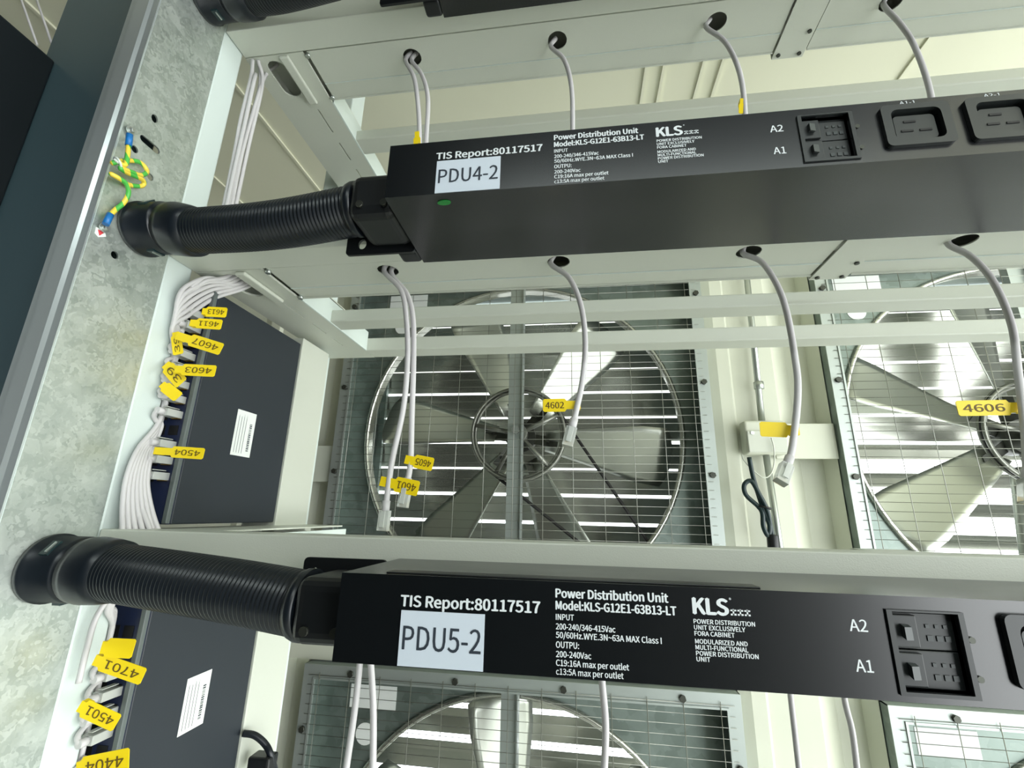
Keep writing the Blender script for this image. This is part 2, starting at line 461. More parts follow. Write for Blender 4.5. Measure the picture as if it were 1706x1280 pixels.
    mb = MB(); mb.cyl((cx, YB - 0.03, cz), (cx, YB + 0.04, cz), 0.06, 24)
    for k in range(6):
        a = math.radians(turn + 60 * k)
        mb.obox((cx + 0.09 * math.cos(a), YB, cz + 0.09 * math.sin(a)), (0.06 * math.cos(a), 0, 0.06 * math.sin(a)),
                (-0.022 * math.sin(a), 0.012, 0.022 * math.cos(a)), (0, 0.003, 0))
        mb.cyl((cx + 0.11 * math.cos(a), YB - 0.02, cz + 0.11 * math.sin(a)), (cx + 0.11 * math.cos(a), YB + 0.02, cz + 0.11 * math.sin(a)), 0.007, 6)
    mb.build('hub', 'dark_steel', f)
    # louvre shutters on the outer side
    n = 12; pitch = (2 * hs - 0.02) / n
    for k in range(n):
        zt = cz + hs - 0.01 - k * pitch
        L = pitch - gap(k); a = math.radians(12 if gap(k) < 0.03 else 38)
        prof = [(2.015, zt), (2.015 + 0.35 * L * math.sin(a), zt - 0.35 * L * math.cos(a)), (2.010 + L * math.sin(a), zt - L * math.cos(a)), (2.022 + L * math.sin(a), zt - L * math.cos(a) - 0.004)]
        back = [(y + 0.0015, z + 0.001) for y, z in prof[::-1]]
        mb = MB(); mb.prism(prof + back, lambda p_, q_, c, cx=cx, q=q: (cx - q + c, p_, q_), 2 * q)
        mb.build('louvre', 'louvre', f)
    for x in (cx - q + 0.01, cx + q - 0.016):
        mb = MB(); mb.box(x - 0.01, x + 0.016, 1.99, 2.012, cz - q, cz + q); mb.build('louvre_jamb', 'galv_fan', f)
    # notice plates on the orifice plate, upper left corner
    b = MB(); b.box(cx - 0.565, cx - 0.40, YO - 0.0015, YO - 0.0002, cz + 0.53, cz + 0.60); b.build('rating_plate', 'sticker', f)
    b = MB(); b.sheet(circ(cx - 0.50, cz + 0.455, 0.033), [], lambda a, b_, c: (a, YO - 0.0016 + c, b_), 0.0014); b.build('round_sticker', 'sticker', f)
    return f
small = lambda k: (0.010, 0.012, 0.008, 0.013, 0.010, 0.015, 0.009, 0.013, 0.012, 0.010, 0.012, 0.010)[k]
low = lambda k: (0.020, 0.012, 0.020, 0.014, 0.02, 0.012, 0.012, 0.012, 0.01, 0.01, 0.01, 0.01)[k]
wide = lambda k: (0.010, 0.010, 0.014, 0.012, 0.016, 0.014, 0.045, 0.05, 0.055, 0.05, 0.05, 0.03)[k]
make_fan(FX[0], FZ[0], 'six-bladed exhaust fan seen whole behind the rack middle, its louvres nearly shut', small, 'square belt-driven wall fans')
make_fan(FX[1], FZ[0], 'exhaust fan cut by the right edge, its lower louvres open to daylight', wide, 'square belt-driven wall fans', 35)
make_fan(FX[0], FZ[1], 'lower exhaust fan whose top edge shows beneath the unit marked PDU5-2', low, 'square belt-driven wall fans', 96)
make_fan(FX[1], FZ[1], 'exhaust fan showing only its top left corner at the bottom right', wide, 'square belt-driven wall fans', 20)

# things on the wall between the fans
b = MB(); b.box(0.66, 0.853, YW - 0.012, YW - 0.008 + 0.004, 0.196, 0.314)
tag(b.build('mounting_strip', 'wall', None, 0.002), 'cream flat metal strip bridging the wall recess right of the junction box', 'metal strip', 'metal strips across wall recesses')
b = MB(); b.box(-1.06, -0.908, YW - 0.012, YW - 0.004, 0.10, 0.235)
tag(b.build('mounting_strip', 'shelf', None, 0.002), 'grey metal strip across the dark recess just left of the whole fan', 'metal strip', 'metal strips across wall recesses')
j = thing('junction_box', 'small cream square junction box on the wall between the two upper fans', 'junction box', (0.617, YW, 0.205))
b = MB(); b.box(0.552, 0.682, YW - 0.065, YW - 0.013, 0.205, 0.315); b.build('box_body', 'wall', j, 0.008, 3)
b = MB(); b.box(0.556, 0.678, YW - 0.072, YW - 0.065, 0.209, 0.280); b.build('box_cover', 'shelf', j, 0.003)
b = MB()
for x in (0.572, 0.662): b.cyl((x, YW - 0.075, 0.272), (x, YW - 0.070, 0.272), 0.006, 10)
b.build('screw', 'zinc', j)
b = MB(); b.tube([(0.636, YW - 0.03, 0.98), (0.622, YW - 0.03, 0.316)], 0.0105, 12)
tag(b.build('conduit_pipe', 'zinc'), 'galvanised conduit pipe rising from the top of the junction box', 'pipe')
b = MB(); b.tube([(0.622, YW - 0.03, 0.204), (0.634, YW - 0.03, -0.35)], 0.0105, 12)
tag(b.build('conduit_pipe', 'zinc'), 'galvanised conduit pipe running down beneath the junction box', 'pipe')
b = MB(); b.cyl((0.625, YW - 0.035, 0.43), (0.625, YW - 0.035, 0.455), 0.016, 12)
tag(b.build('pipe_clip', 'zinc', None), 'small clip round the conduit pipe above the junction box', 'clip')
pc = thing('looped_mains_cable', 'dark cord tied in loops under the junction box, plug hanging at its end', 'cord', (0.60, YW - 0.05, -0.10))
Yc = 1.575
pp = [(1248, 762), (1256, 800), (1272, 850), (1282, 875), (1280, 893), (1272, 878), (1270, 855), (1262, 843), (1243, 825), (1240, 808), (1252, 802), (1266, 826), (1278, 850), (1284, 878), (1287, 893)]
b = MB(); b.tube(smooth([at(x, y, Y=Yc + 0.004 * math.sin(i)) for i, (x, y) in enumerate(pp)], 6), 0.0072, 8); b.build('cord_jacket', 'tab', pc)
b = MB(); b.cyl(at(1287, 891, Y=Yc), at(1290, 925, Y=Yc), 0.017, 12); b.build('plug_body', 'blackrough', pc, 0.003)
b = MB(); b.ring(at(1274, 846, Y=Yc), (0.2, 0, 1), 0.018, 0.003, 16, 6); b.build('cable_tie', 'blackrough', pc)
b = MB(); b.tube(smooth([at(x, y, Y=1.58) for x, y in ((1285, 730), (1289, 745), (1290, 770), (1284, 790), (1272, 796), (1256, 785), (1240, 768), (1236, 758))], 6), 0.0022, 6)
tag(b.build('loose_wire', 'shelf'), 'thin wire looping round the front of the junction box and beneath it', 'wire')

# ------------------------------------------------------------------ rack frame
ZS = [0.67, 0.30, -0.07]
XR = 1.34
for nm, y0, y1, lab in (('rack_post', 0.447, 0.485, 'white front left rack post between galvanised plate and network cables'),
                        ('rack_post', 0.79, 0.842, 'white rear left rack post behind the black network switches')):
    b = MB(); b.box(-0.54, -0.50, y0, y1, -H, 1.04)
    tag(b.build(nm, 'white', None, 0.0025), lab, 'post', 'rack posts')
for y0, y1 in ((0.447, 0.485), (0.79, 0.842)):
    b = MB(); b.box(XR, XR + 0.04, y0, y1, -H, 1.04)
    tag(b.build('rack_post', 'white', None, 0.0025), 'white %s rack post at the far right end outside the picture' % ('front' if y0 < 0.5 else 'rear'), 'post', 'rack posts')
names = ['top', 'middle', 'lower']
desc_level = ['top level', 'middle level under PDU4-2', 'low level above PDU5-2']
for L, z in enumerate(ZS):
    dl = desc_level[L]
    b = MB(); b.box(-0.499, XR, 0.447, 0.488, z, z + 0.045)
    tag(b.build('rack_beam', 'shelf', None, 0.0015), 'long grey-white front beam of the ' + dl, 'beam', 'front rack beams')
    b = MB(); b.box(-0.404, XR, 0.662, 0.700, z + 0.001, z + 0.022)
    tag(b.build('rack_rail', 'shelf', None, 0.002), 'nearer flat steel rail behind the cable tray at the ' + dl, 'rail', 'inner rack rails')
    b = MB(); b.box(-0.404, XR, 0.80, 0.842, z, z + 0.026)
    tag(b.build('rack_rail', 'shelf', None, 0.002), 'rearmost steel rail at the ' + dl, 'rail', 'rear rack rails')
    # side bracket joining front and rear posts
    t = thing('side_bracket', 'grey-white bracket running front to back at the left end, ' + dl, 'bracket', (-0.45, 0.66, z), 'left side brackets')
    b = MB()
    holes = [stadium(0.497, 0.562, -0.459, 0.015), rect(0.590, 0.640, -0.437, -0.4345), rect(0.665, 0.710, -0.437, -0.4345), rect(0.735, 0.770, -0.437, -0.4345)]
    b.sheet(rect(0.489, 0.842, -0.499, -0.404), holes, lambda a, b_, c, z=z: (b_, a, z + c), 0.003)
    b.box(-0.499, -0.4925, 0.489, 0.842, z + 0.003, z + 0.042)
    b.box(-0.499, -0.4042, 0.489, 0.79, z + 0.042, z + 0.044)  # unseen top plate, added to keep the slot dark inside
    b.build('bracket_plate', 'shelf', t)
    b = MB(); b.box(-0.404, -0.4015, 0.580, 0.800, z, z + 0.038); b.build('bracket_lip', 'white', t)
    b = MB(); b.box(-0.442, -0.427, 0.489, 0.575, z - 0.006, z - 0.0005); b.build('bracket_rib', 'shelf', t, 0.002)
    for yy in (0.495, 0.570):
        b = MB(); b.cyl((-0.398, yy, z - 0.003), (-0.398, yy, z + 0.004), 0.0035, 10); b.build('screw', 'zinc', t)
    # cable trays: lengths joined by a cover strip at x = 0.30..0.345
    for (x0, x1, hs_, pos) in ((-0.398, 0.2995, (-0.24, -0.018, 0.2045), 'left'), (0.347, 1.33, (0.428, 0.65, 0.872, 1.094), 'right')):
        t = thing('cable_tray', '%s length of the grey-white cable tray with round holes, %s' % (pos, dl), 'cable tray', ((x0 + x1) / 2, 0.53, z), 'cable trays')
        b = MB()
        b.sheet(rect(x0, x1, 0.4905, 0.575), [circ(hx, 0.5185 if L == 0 else 0.512, 0.0138) for hx in hs_], lambda a, b_, c, z=z: (a, b_, z + 0.002 + c), 0.0015)
        b.box(x0, x1, 0.4905, 0.492, z + 0.0035, z + 0.0385); b.box(x0, x1, 0.5735, 0.575, z - 0.0005, z + 0.0385)
        b.build('tray_body', 'shelf', t)
        b = MB(); b.box(x0, x1, 0.4895, 0.576, z + 0.0387, z + 0.040); b.build('tray_cover', 'shelf', t)
        b = MB()
        b.box(x0, x1, 0.545, 0.5455, z + 0.0005, z + 0.0019); b.build('tray_crease', 'white', t)
    t = thing('tray_joint_strip', 'flat joint strip with small screws between tray lengths, ' + dl, 'joint strip', (0.32, 0.53, z), 'tray joint strips')
    b = MB(); b.box(0.302, 0.345, 0.4895, 0.585, z + 0.0, z + 0.0018); b.box(0.298, 0.349, 0.489, 0.5855, z + 0.0402, z + 0.0416); b.box(0.302, 0.345, 0.5838, 0.5855, z + 0.0018, z + 0.0402); b.build('strip', 'shelf', t)
    for xx, yy in ((0.309, 0.578), (0.338, 0.578), (0.338, 0.545)):
        b = MB(); b.cyl((xx, yy, z - 0.002), (xx, yy, z + 0.001), 0.0028, 10); b.build('screw', 'dark_steel', t)

# ------------------------------------------------------------------ galvanised channel on the left
t = thing('galvanised_channel', 'tall mottled galvanised steel channel carrying the black conduit fittings', 'steel channel', (-0.51, 0.40, -H))
holes = []
for k in range(0, 1):
    dz = k * 0.3655
    holes += [circ(0.3863, 0.2646 + dz, 0.0042, 14), circ(0.387, 0.4517 + dz, 0.0042, 14, 0.0052), stadium(0.377, 0.4035, 0.4163 + dz, 0.0042, 6), circ(0.4005, 0.3786 + dz, 0.0042, 14)]
    holes += [circ(0.3755, 0.396 + dz, 0.0042, 14)]
b = MB(); b.sheet(rect(0.357, 0.4465, -H, 1.04), holes, lambda a, b_, c: (-0.502 + c, a, b_), 0.002)
b.build('web', 'galv', t)
b = MB(); b.prism([(-0.541, 0.355), (-0.5003, 0.355), (-0.5003, 0.357), (-0.539, 0.357), (-0.539, 0.372), (-0.541, 0.372)], lambda a, b_, c: (a, b_, -H + c), 2.94); b.build('front_flange', 'edge', t)
b = MB(); b.prism([(-0.5325, 0.3549), (-0.5300, 0.3525), (-0.5120, 0.3525), (-0.5085, 0.3549)], lambda a, b_, c: (a, b_, -H + c), 2.9)
b.build('flange_rib', 'edge', t)
# dark equipment further left
b = MB(); b.box(-0.760, -0.556, 0.4203, 0.44, -H, 0.95)
tag(b.build('sheet_metal_panel', 'teal', None, 0.002), 'tall dark teal panel just left of the galvanised channel', 'panel')
b = MB(); b.box(-1.25, -0.7365, 0.06, 0.42, -H, 0.6146)
tag(b.build('control_cabinet', 'cab', None, 0.003), 'black cabinet at the far left edge, its top corner in view', 'cabinet')
for x0, x1 in (((32, -10), (62, 75)), ((58, -10), (93, 93))):
    a, c_ = at(x0[0], x0[1], Y=0.43), at(x1[0], x1[1], Y=0.43); c_.z = max(c_.z, 0.616)
    d = (a - c_).normalized()
    b = MB(); b.tube([c_, c_ + d * 0.25], 0.0016, 6)
    tag(b.build('thin_wire', 'cable'), ('left' if x0[0] < 40 else 'right') + ' one of two thin pale wires above the black cabinet', 'wire', 'thin wires above the cabinet')

# ------------------------------------------------------------------ power distribution units
def make_pdu(z0, label, lab_text, oval):
    X0, X1, Y0, Y1, Hh = -0.165, 1.28, 0.33, 0.44, 0.056
    zt = z0 + Hh
    p = thing('power_distribution_unit', label, 'power distribution unit', ((X0 + X1) / 2, 0.385, z0), 'black power distribution units')
    # body: a shell with openings for the breaker window and sockets in its front face
    sock = [(0.2415 + 0.0592 * k) for k in range(17)]
    holes = [rect(0.1845, 0.2195, z0 + 0.0055, z0 + 0.0475)]
    for sx in sock:
        holes.append(rrect(sx + 0.003, sx + 0.0452, z0 + 0.0125, z0 + 0.0465, 0.004))
    b = MB()
    b.sheet(rect(X0, X1, z0, zt), holes, lambda a, b_, c: (a, Y0 + c, b_), 0.002)
    b.box(X0, X1, Y0 + 0.002, Y1, zt - 0.002, zt); b.box(X0, X1, Y0 + 0.002, Y1, z0, z0 + 0.002)
    b.box(X0, X1, Y1 - 0.002, Y1, z0 + 0.002, zt - 0.002)
    b.box(X0, X0 + 0.002, Y0 + 0.002, Y1 - 0.002, z0 + 0.002, zt - 0.002); b.box(X1 - 0.002, X1, Y0 + 0.002, Y1 - 0.002, z0 + 0.002, zt - 0.002)
    b.build('casing', 'black', p)
    b = MB(); b.box(-0.135, 0.115, Y0 + 0.006, Y0 + 0.020, zt, zt + 0.0010); b.build('top_strip', 'blackrough', p, 0.0008)
    # conduit end: block, rear ear, low flange
    b = MB(); b.box(-0.214, X0 - 0.0005, 0.352, 0.411, z0 + 0.001, zt - 0.007); b.build('end_block', 'blackrough', p, 0.010, 4)
    b = MB(); b.box(-0.188, X0 - 0.0005, 0.417, 0.4385, z0 - 0.001, z0 + 0.03); b.build('end_flange', 'blackrough', p, 0.004, 3)
    b = MB(); b.sheet(rrect(-0.2435, X0 - 0.001, z0 - 0.003, z0 + 0.057, 0.004), [circ(-0.2256, z0 + 0.0095, 0.0046, 18, 0.0060), circ(-0.232, z0 + 0.0465, 0.0022, 10)],
                      lambda a, b_, c: (a, 0.4125 + c, b_), 0.003)
    b.build('mounting_ear', 'blackrough', p)
    for xx, yy in ((-0.176, 0.3515), (-0.20, 0.3515)):
        b = MB(); b.cyl((xx, yy - 0.002, z0 + 0.012), (xx, yy + 0.001, z0 + 0.012), 0.0035, 10); b.build('screw', 'dark_steel', p)
    # printed lettering
    T = MB(); ux, uz = (1, 0, 0), (0, 0, 1); yy = Y0 - 0.0001
    tx = lambda s_, x, dz, h, wd=None, bold=0.02: text_into(T, s_, (x, yy, zt - dz), ux, uz, h, wd, bold)
    tx('TIS Report:80117517', -0.1200, 0.0196, 0.0068, 0.0948, 0.055)
    T.build('report_lettering', 'ink', p); T = MB()
    tx('Power Distribution Unit', -0.0147, 0.0096, 0.0052, 0.0710, 0.06)
    tx('Model:KLS-G12E1-63B13-LT', -0.0147, 0.0168, 0.0050, 0.0755, 0.06)
    tx('INPUT', -0.0147, 0.0229, 0.0034, 0.0115, 0.04)
    tx('200-240/346-415Vac', -0.0147, 0.0285, 0.0034, 0.0375, 0.04)
    tx('50/60Hz.WYE.3N~63A MAX Class I', -0.0147, 0.0334, 0.0034, 0.0655, 0.04)
    tx('OUTPU:', -0.0147, 0.0391, 0.0036, 0.0145, 0.04)
    tx('200-240Vac', -0.0147, 0.0444, 0.0034, 0.0220, 0.04)
    tx('C19:16A max per outlet', -0.0147, 0.0493, 0.0034, 0.0450, 0.04)
    tx('c13:5A max per outlet', -0.0147, 0.0542, 0.0034, 0.0415, 0.03)
    T.build('rating_lettering', 'ink', p); T = MB()
    tx('KLS', 0.0715, 0.0152, 0.0090, 0.0205, 0.075)
    tx('\u00ae', 0.0932, 0.0075, 0.0022, None, 0.01)
    for k in range(3):
        T.add([(0.0935 + k * 0.0041 + a, yy - 0.0001, zt - 0.0152 + c) for a, c in ((0, 0), (0.0034, 0), (0.0034, 0.0010), (0, 0.0010))], [(0, 1, 2, 3)])
        T.add([(0.0935 + k * 0.0041 + a, yy - 0.0001, zt - 0.0152 + c) for a, c in ((0.0012, 0), (0.0021, 0), (0.0021, 0.0036), (0.0012, 0.0036))], [(0, 1, 2, 3)])
        T.add([(0.0935 + k * 0.0041 + a, yy - 0.0001, zt - 0.0152 + c) for a, c in ((0, 0.0024), (0.0034, 0.0024), (0.0034, 0.0033), (0, 0.0033))], [(0, 1, 2, 3)])
    T.build('maker_logo', 'ink', p); T = MB()
    for s_, dz, wd in (('POWER DISTRIBUTION', 0.0208, 0.0360), ('UNIT EXCLUSIVELY', 0.0242, 0.0300), ('FORA CABINET', 0.0276, 0.0235),
                       ('MODULARIZED AND', 0.0320, 0.0305), ('MULTI-FUNCTIONAL', 0.0353, 0.0305), ('POWER DISTRIBUTION', 0.0386, 0.0360), ('UNIT', 0.0418, 0.0080)):
        tx(s_, 0.0710, dz, 0.0025, wd, 0.045)
    T.build('notice_lettering', 'ink', p); T = MB()
    tx('A2', 0.1605, 0.0205, 0.0064, 0.0098, 0.02); tx('A1', 0.1605, 0.0420, 0.0064, 0.0092, 0.02)
    T.build('breaker_lettering', 'ink', p); T = MB()
    for k in range(8):
        tx('A%d-1' % (k + 1), 0.2585 + 0.0592 * k, 0.0045, 0.0030, 0.0115, 0.02)
    T.build('socket_lettering', 'ink', p)
    # name label
    b = MB(); b.box(-0.1190, -0.0615, Y0 - 0.0007, Y0 - 0.0001, z0 + 0.0005, z0 + 0.0340); lb = b.build('name_label', 'label', p)
    T = MB(); text_into(T, lab_text, (-0.1165, Y0 - 0.0008, z0 + 0.0105), ux, uz, 0.0140, 0.0530, 0.012); T.build('label_lettering', 'dark_ink', lb)
    # breaker window
    b = MB(); b.sheet(rect(0.1815, 0.2225, z0 + 0.0035, z0 + 0.0485), [rect(0.1845, 0.2195, z0 + 0.0055, z0 + 0.0475)], lambda a, b_, c: (a, Y0 - 0.0015 + c, b_), 0.0014)
    br = b.build('breaker_window', 'socket', p)
    for q in (0, 1):
        zz = z0 + 0.007 + q * 0.0205
        b = MB(); b.box(0.1848, 0.2192, Y0 + 0.004, Y0 + 0.03, zz - 0.0008, zz + 0.0192)
        b.box(0.1848, 0.1985, Y0 + 0.0015, Y0 + 0.004, zz + 0.0005, zz + 0.018); bk = b.build('breaker', 'socket', p, 0.0006)
        b = MB(); b.obox((0.1915, Y0 + 0.0000, zz + 0.009), (0.0022, 0.0005, 0), (0, 0.0018, 0.0006), (0, 0, 0.0035)); b.build('toggle', 'dim', bk)
        b = MB()
        for dx in (0.204, 0.209, 0.2135): b.box(dx, dx + 0.003, Y0 + 0.0034, Y0 + 0.0039, zz + 0.004, zz + 0.007); b.box(dx, dx + 0.002, Y0 + 0.0034, Y0 + 0.0039, zz + 0.011, zz + 0.013)
        b.build('breaker_marking', 'dim', bk)
    b = MB(); b.cyl((0.2245, Y0 - 0.001, z0 + 0.034), (0.2245, Y0, z0 + 0.034), 0.0018, 10); b.cyl((0.2245, Y0 - 0.001, z0 + 0.014), (0.2245, Y0, z0 + 0.014), 0.0018, 10)
    b.build('window_screw', 'dark_steel', p)
    # C19 sockets
    for sx in sock:
        zc = z0 + 0.0295; xc = sx + 0.0241
        b = MB()
        b.sheet(rrect(sx, sx + 0.0482, z0 + 0.0105, z0 + 0.0490, 0.004), [rrect(sx + 0.0065, sx + 0.0417, z0 + 0.0155, z0 + 0.0440, 0.005)], lambda a, b_, c: (a, Y0 - 0.0035 + c, b_), 0.0034)
        b.box(sx + 0.0035, sx + 0.0445, Y0 + 0.016, Y0 + 0.018, z0 + 0.013, z0 + 0.046)
        b.sheet(rrect(sx + 0.004, sx + 0.0442, z0 + 0.0130, z0 + 0.0460, 0.004), [rrect(sx + 0.0065, sx + 0.0417, z0 + 0.0155, z0 + 0.0440, 0.005)], lambda a, b_, c: (a, Y0 + c, b_), 0.016)
        s_ = b.build('socket_outlet', 'socket', p)
        b = MB(); b.sheet(rrect(xc - 0.0145, xc + 0.0145, zc - 0.0110, zc + 0.0110, 0.003), [], lambda a, b_, c: (a, Y0 + 0.0 + c, b_), 0.0155); b.build('socket_core', 'socket', s_)
        b = MB()
        for cx_, cz_ in ((xc - 0.0035, zc + 0.0050), (xc - 0.0065, zc - 0.0035), (xc + 0.0065, zc - 0.0035)):
            b.box(cx_ - 0.0042, cx_ + 0.0042, Y0 - 0.0006, Y0 - 0.0001, cz_ - 0.0009, cz_ + 0.0009)
        b.build('contact_slot', 'slot', s_)
    if oval:  # flat green oval on the underside of the casing
        b = MB(); b.sheet(circ(-0.1138, 0.3415, 0.0062, 24, 0.0032), [], lambda a, b_, c: (a, b_, z0 - 0.0008 + c), 0.0008); b.build('indicator', 'led', p)
    return p
PZ = [0.633, 0.2675, -0.0985]
make_pdu(PZ[0], 'black power distribution unit cut by the top edge of the picture', 'PDU3-2', False)
make_pdu(PZ[1], 'black power distribution unit with the white label reading PDU4-2', 'PDU4-2', True)
make_pdu(PZ[2], 'black power distribution unit with the white label reading PDU5-2', 'PDU5-2', False)

# ------------------------------------------------------------------ corrugated conduits
def make_conduit(zc, pts, label, fz):
    c = thing('flexible_conduit', label, 'conduit', (-0.36, 0.385, zc - 0.05), 'black corrugated conduits')
    path = smooth(pts, 60)
    # resample evenly, ribs every 4 mm
    d = [0.0]
    for a, b_ in zip(path, path[1:]): d.append(d[-1] + (b_ - a).length)
    n = int(d[-1] / 0.00105); out = []; rr = []; j_ = 0
    for k in range(n + 1):
        s_ = d[-1] * k / n
        while j_ < len(d) - 2 and d[j_ + 1] < s_: j_ += 1
        f_ = (s_ - d[j_]) / max(1e-9, d[j_ + 1] - d[j_]); out.append(path[j_].lerp(path[j_ + 1], f_))
        rr.append(0.0252 if k % 4 in (0, 1) else 0.0236)
    b = MB(); b.tube(out, rr, 36); b.build('corrugated_tube', 'conduit', c)
    p0 = V(pts[0]); YF = 0.408
    sl_ = (p0.z - fz) / (p0.x + 0.47)
    fzx = lambda x: fz if x < -0.462 else fz + (p0.z - fz) * (x + 0.462) / (p0.x + 0.462)
    b = MB(); xs = [(-0.4995, 0.031), (-0.494, 0.0315), (-0.493, 0.0295), (-0.466, 0.0295), (-0.464, 0.0285), (-0.4625, 0.0265), (-0.460, 0.0265), (-0.4595, 0.0290), (-0.452, 0.0300), (-0.436, 0.0290), (-0.425, 0.0272), (-0.424, 0.0232)]
    b.tube([(x, YF, fzx(x)) for x, r in xs], [r for x, r in xs], 40); fit = b.build('conduit_fitting', 'conduit', c)
    for a in (-1.45, 0.5, 2.4):
        e = Vector((0, math.cos(a), math.sin(a))); tt = Vector((0, -math.sin(a), math.cos(a)))
        b = MB(); b.obox(Vector((-0.478, YF, fz)) + e * 0.0295, (0.0045, 0, 0), tt * 0.0075, e * 0.0012); b.build('lock_tab', 'tab', fit)
        b = MB(); b.obox(Vector((-0.4765, YF, fz)) + e * 0.0312, (0.0008, 0, 0), tt * 0.0055, e * 0.0008); b.build('tab_edge', 'zinc', fit)
    p1 = V(pts[-1])
    b = MB(); b.tube([(-0.224, 0.382, p1.z), (-0.220, 0.382, p1.z), (-0.2145, 0.382, p1.z)], [0.0258, 0.0274, 0.0274], 32); b.build('end_collar', 'conduit', c)
    return c
make_conduit(0.66, [(-0.43, 0.4065, 0.674), (-0.38, 0.400, 0.664), (-0.30, 0.390, 0.659), (-0.217, 0.383, 0.663)], 'black corrugated conduit at the top edge feeding the topmost unit', 0.680)
make_conduit(0.29, [(-0.43, 0.4065, 0.3035), (-0.40, 0.402, 0.2995), (-0.34, 0.395, 0.2945), (-0.285, 0.389, 0.2935), (-0.217, 0.383, 0.2975)], 'black corrugated conduit feeding the unit labelled PDU4-2', 0.311)
make_conduit(-0.06, [(-0.43, 0.4065, -0.0600), (-0.39, 0.400, -0.0618), (-0.33, 0.394, -0.0655), (-0.28, 0.389, -0.0690), (-0.217, 0.383, -0.0745)], 'black corrugated conduit feeding the unit labelled PDU5-2', -0.0595)

# ------------------------------------------------------------------ network switches
def make_switch(zb, zt, label, lz0, lz1):
    X0, X1, Y0, Y1 = -0.519, -0.475, 0.502, 0.702
    s = thing('network_switch', label, 'network switch', (-0.497, 0.60, zb), 'black network switches')
    b = MB(); b.box(X0, X1, Y0 + 0.006, Y1, zb, zt); b.build('case', 'sw', s, 0.0015)
    b = MB(); b.box(X0, X1 + 0.0005, Y0, Y0 + 0.0055, zb, zt); fp = b.build('front_panel', 'swface', s, 0.001)
    b = MB(); b.box(X1 - 0.0045, X1 + 0.0015, Y0 - 0.0025, Y0 + 0.0035, zb + 0.001, zt - 0.001); b.build('bezel_edge', 'bezel', s, 0.0008)
    b = MB()
    n = 12
    for k in range(n):
        z = zt - 0.038 - k * 0.0188
        for x in (-0.5165, -0.4985): b.box(x, x + 0.0125, Y0 - 0.0006, Y0 - 0.0001, z - 0.006, z + 0.006)
    b.build('ethernet_port', 'slot', fp)
    b = MB(); b.box(X1, X1 + 0.0003, 0.582, 0.6215, lz0, lz1); st = b.build('rating_label', 'sticker', s)
    b = MB(); x = X1 + 0.0005
    rnd = random.Random(3)
    for k in range(4):
        yy = 0.5865 + k * 0.0052
        b.add([(x, yy, lz0 + 0.004), (x, yy + 0.0007, lz0 + 0.004), (x, yy + 0.0007, lz1 - 0.004 - 0.01 * rnd.random()), (x, yy, lz1 - 0.004 - 0.01 * rnd.random())], [(0, 1, 2, 3)])
    zz = lz0 + 0.008
    while zz < lz1 - 0.016:
        wd = rnd.choice((0.0006, 0.001, 0.0016))
        b.add([(x, 0.6105, zz), (x, 0.6155, zz), (x, 0.6155, zz + wd), (x, 0.6105, zz + wd)], [(0, 1, 2, 3)]); zz += wd + rnd.choice((0.0006, 0.001))
    b.build('label_print', 'dark_ink', st)
    return s
make_switch(-0.021, 0.2785, 'flat black network switch on edge at left, level with the whole fan, full of cables', 0.0705, 0.1350)
make_switch(-0.395, -0.0965, 'flat black network switch on edge at the bottom left under the conduit', -0.2645, -0.2035)
b = MB(); b.box(-0.53, -0.472, 0.702, 0.789, -0.06, 0.29)
tag(b.build('switch_backplate', 'shelf', None, 0.001), 'grey metal strip between the upper network switch and the rear post', 'plate', 'strips behind the switches')
b = MB(); b.box(-0.53, -0.472, 0.702, 0.789, -0.42, -0.10)
tag(b.build('switch_backplate', 'shelf', None, 0.001), 'grey metal strip between the bottom left network switch and the rear post', 'plate', 'strips behind the switches')
pw = thing('mains_cable', 'black power cord with plug at the foot of the lower network switch', 'cord', (-0.42, 0.66, -0.30))
b = MB(); b.tube(smooth([at(405, 1222, X=-0.47), at(425, 1226, X=-0.455), at(443, 1242, X=-0.44), at(452, 1262, X=-0.43), at(462, 1300, X=-0.43)], 8), 0.0045, 10); b.build('cord_jacket', 'conduit', pw)
b = MB(); q_ = at(452, 1262, X=-0.43); b.obox(q_ + Vector((-0.012, 0, -0.008)), (0.016, 0, 0), (0, 0.012, 0), (0, 0, 0.011)); b.build('plug_body', 'blackrough', pw, 0.003)

# ------------------------------------------------------------------ ethernet cables
def rj45(parent, p, d, up, s=1.0):
    """clear 8P8C plug whose rear end is at p and which points along d; up is the latch side"""
    d = Vector(d).normalized(); up = Vector(up); up = (up - d * up.dot(d)).normalized(); sd = d.cross(up)
    b = MB(); b.obox(p + d * 0.0112 * s, sd * 0.0058 * s, up * 0.0040 * s, d * 0.0108 * s)
    b.obox(p + d * 0.010 * s + up * 0.0062 * s, sd * 0.0028 * s, up * 0.0005 * s, d * 0.0085 * s)
    pl = b.build('plug', 'plug', parent, 0.0006)
    b = MB()
    for k in range(8): b.obox(p + d * 0.019 * s - up * 0.0042 * s + sd * (k - 3.5) * 0.00115 * s, sd * 0.0003 * s, up * 0.0003 * s, d * 0.0028 * s)
    b.build('contact', 'gold', pl)
    return pl

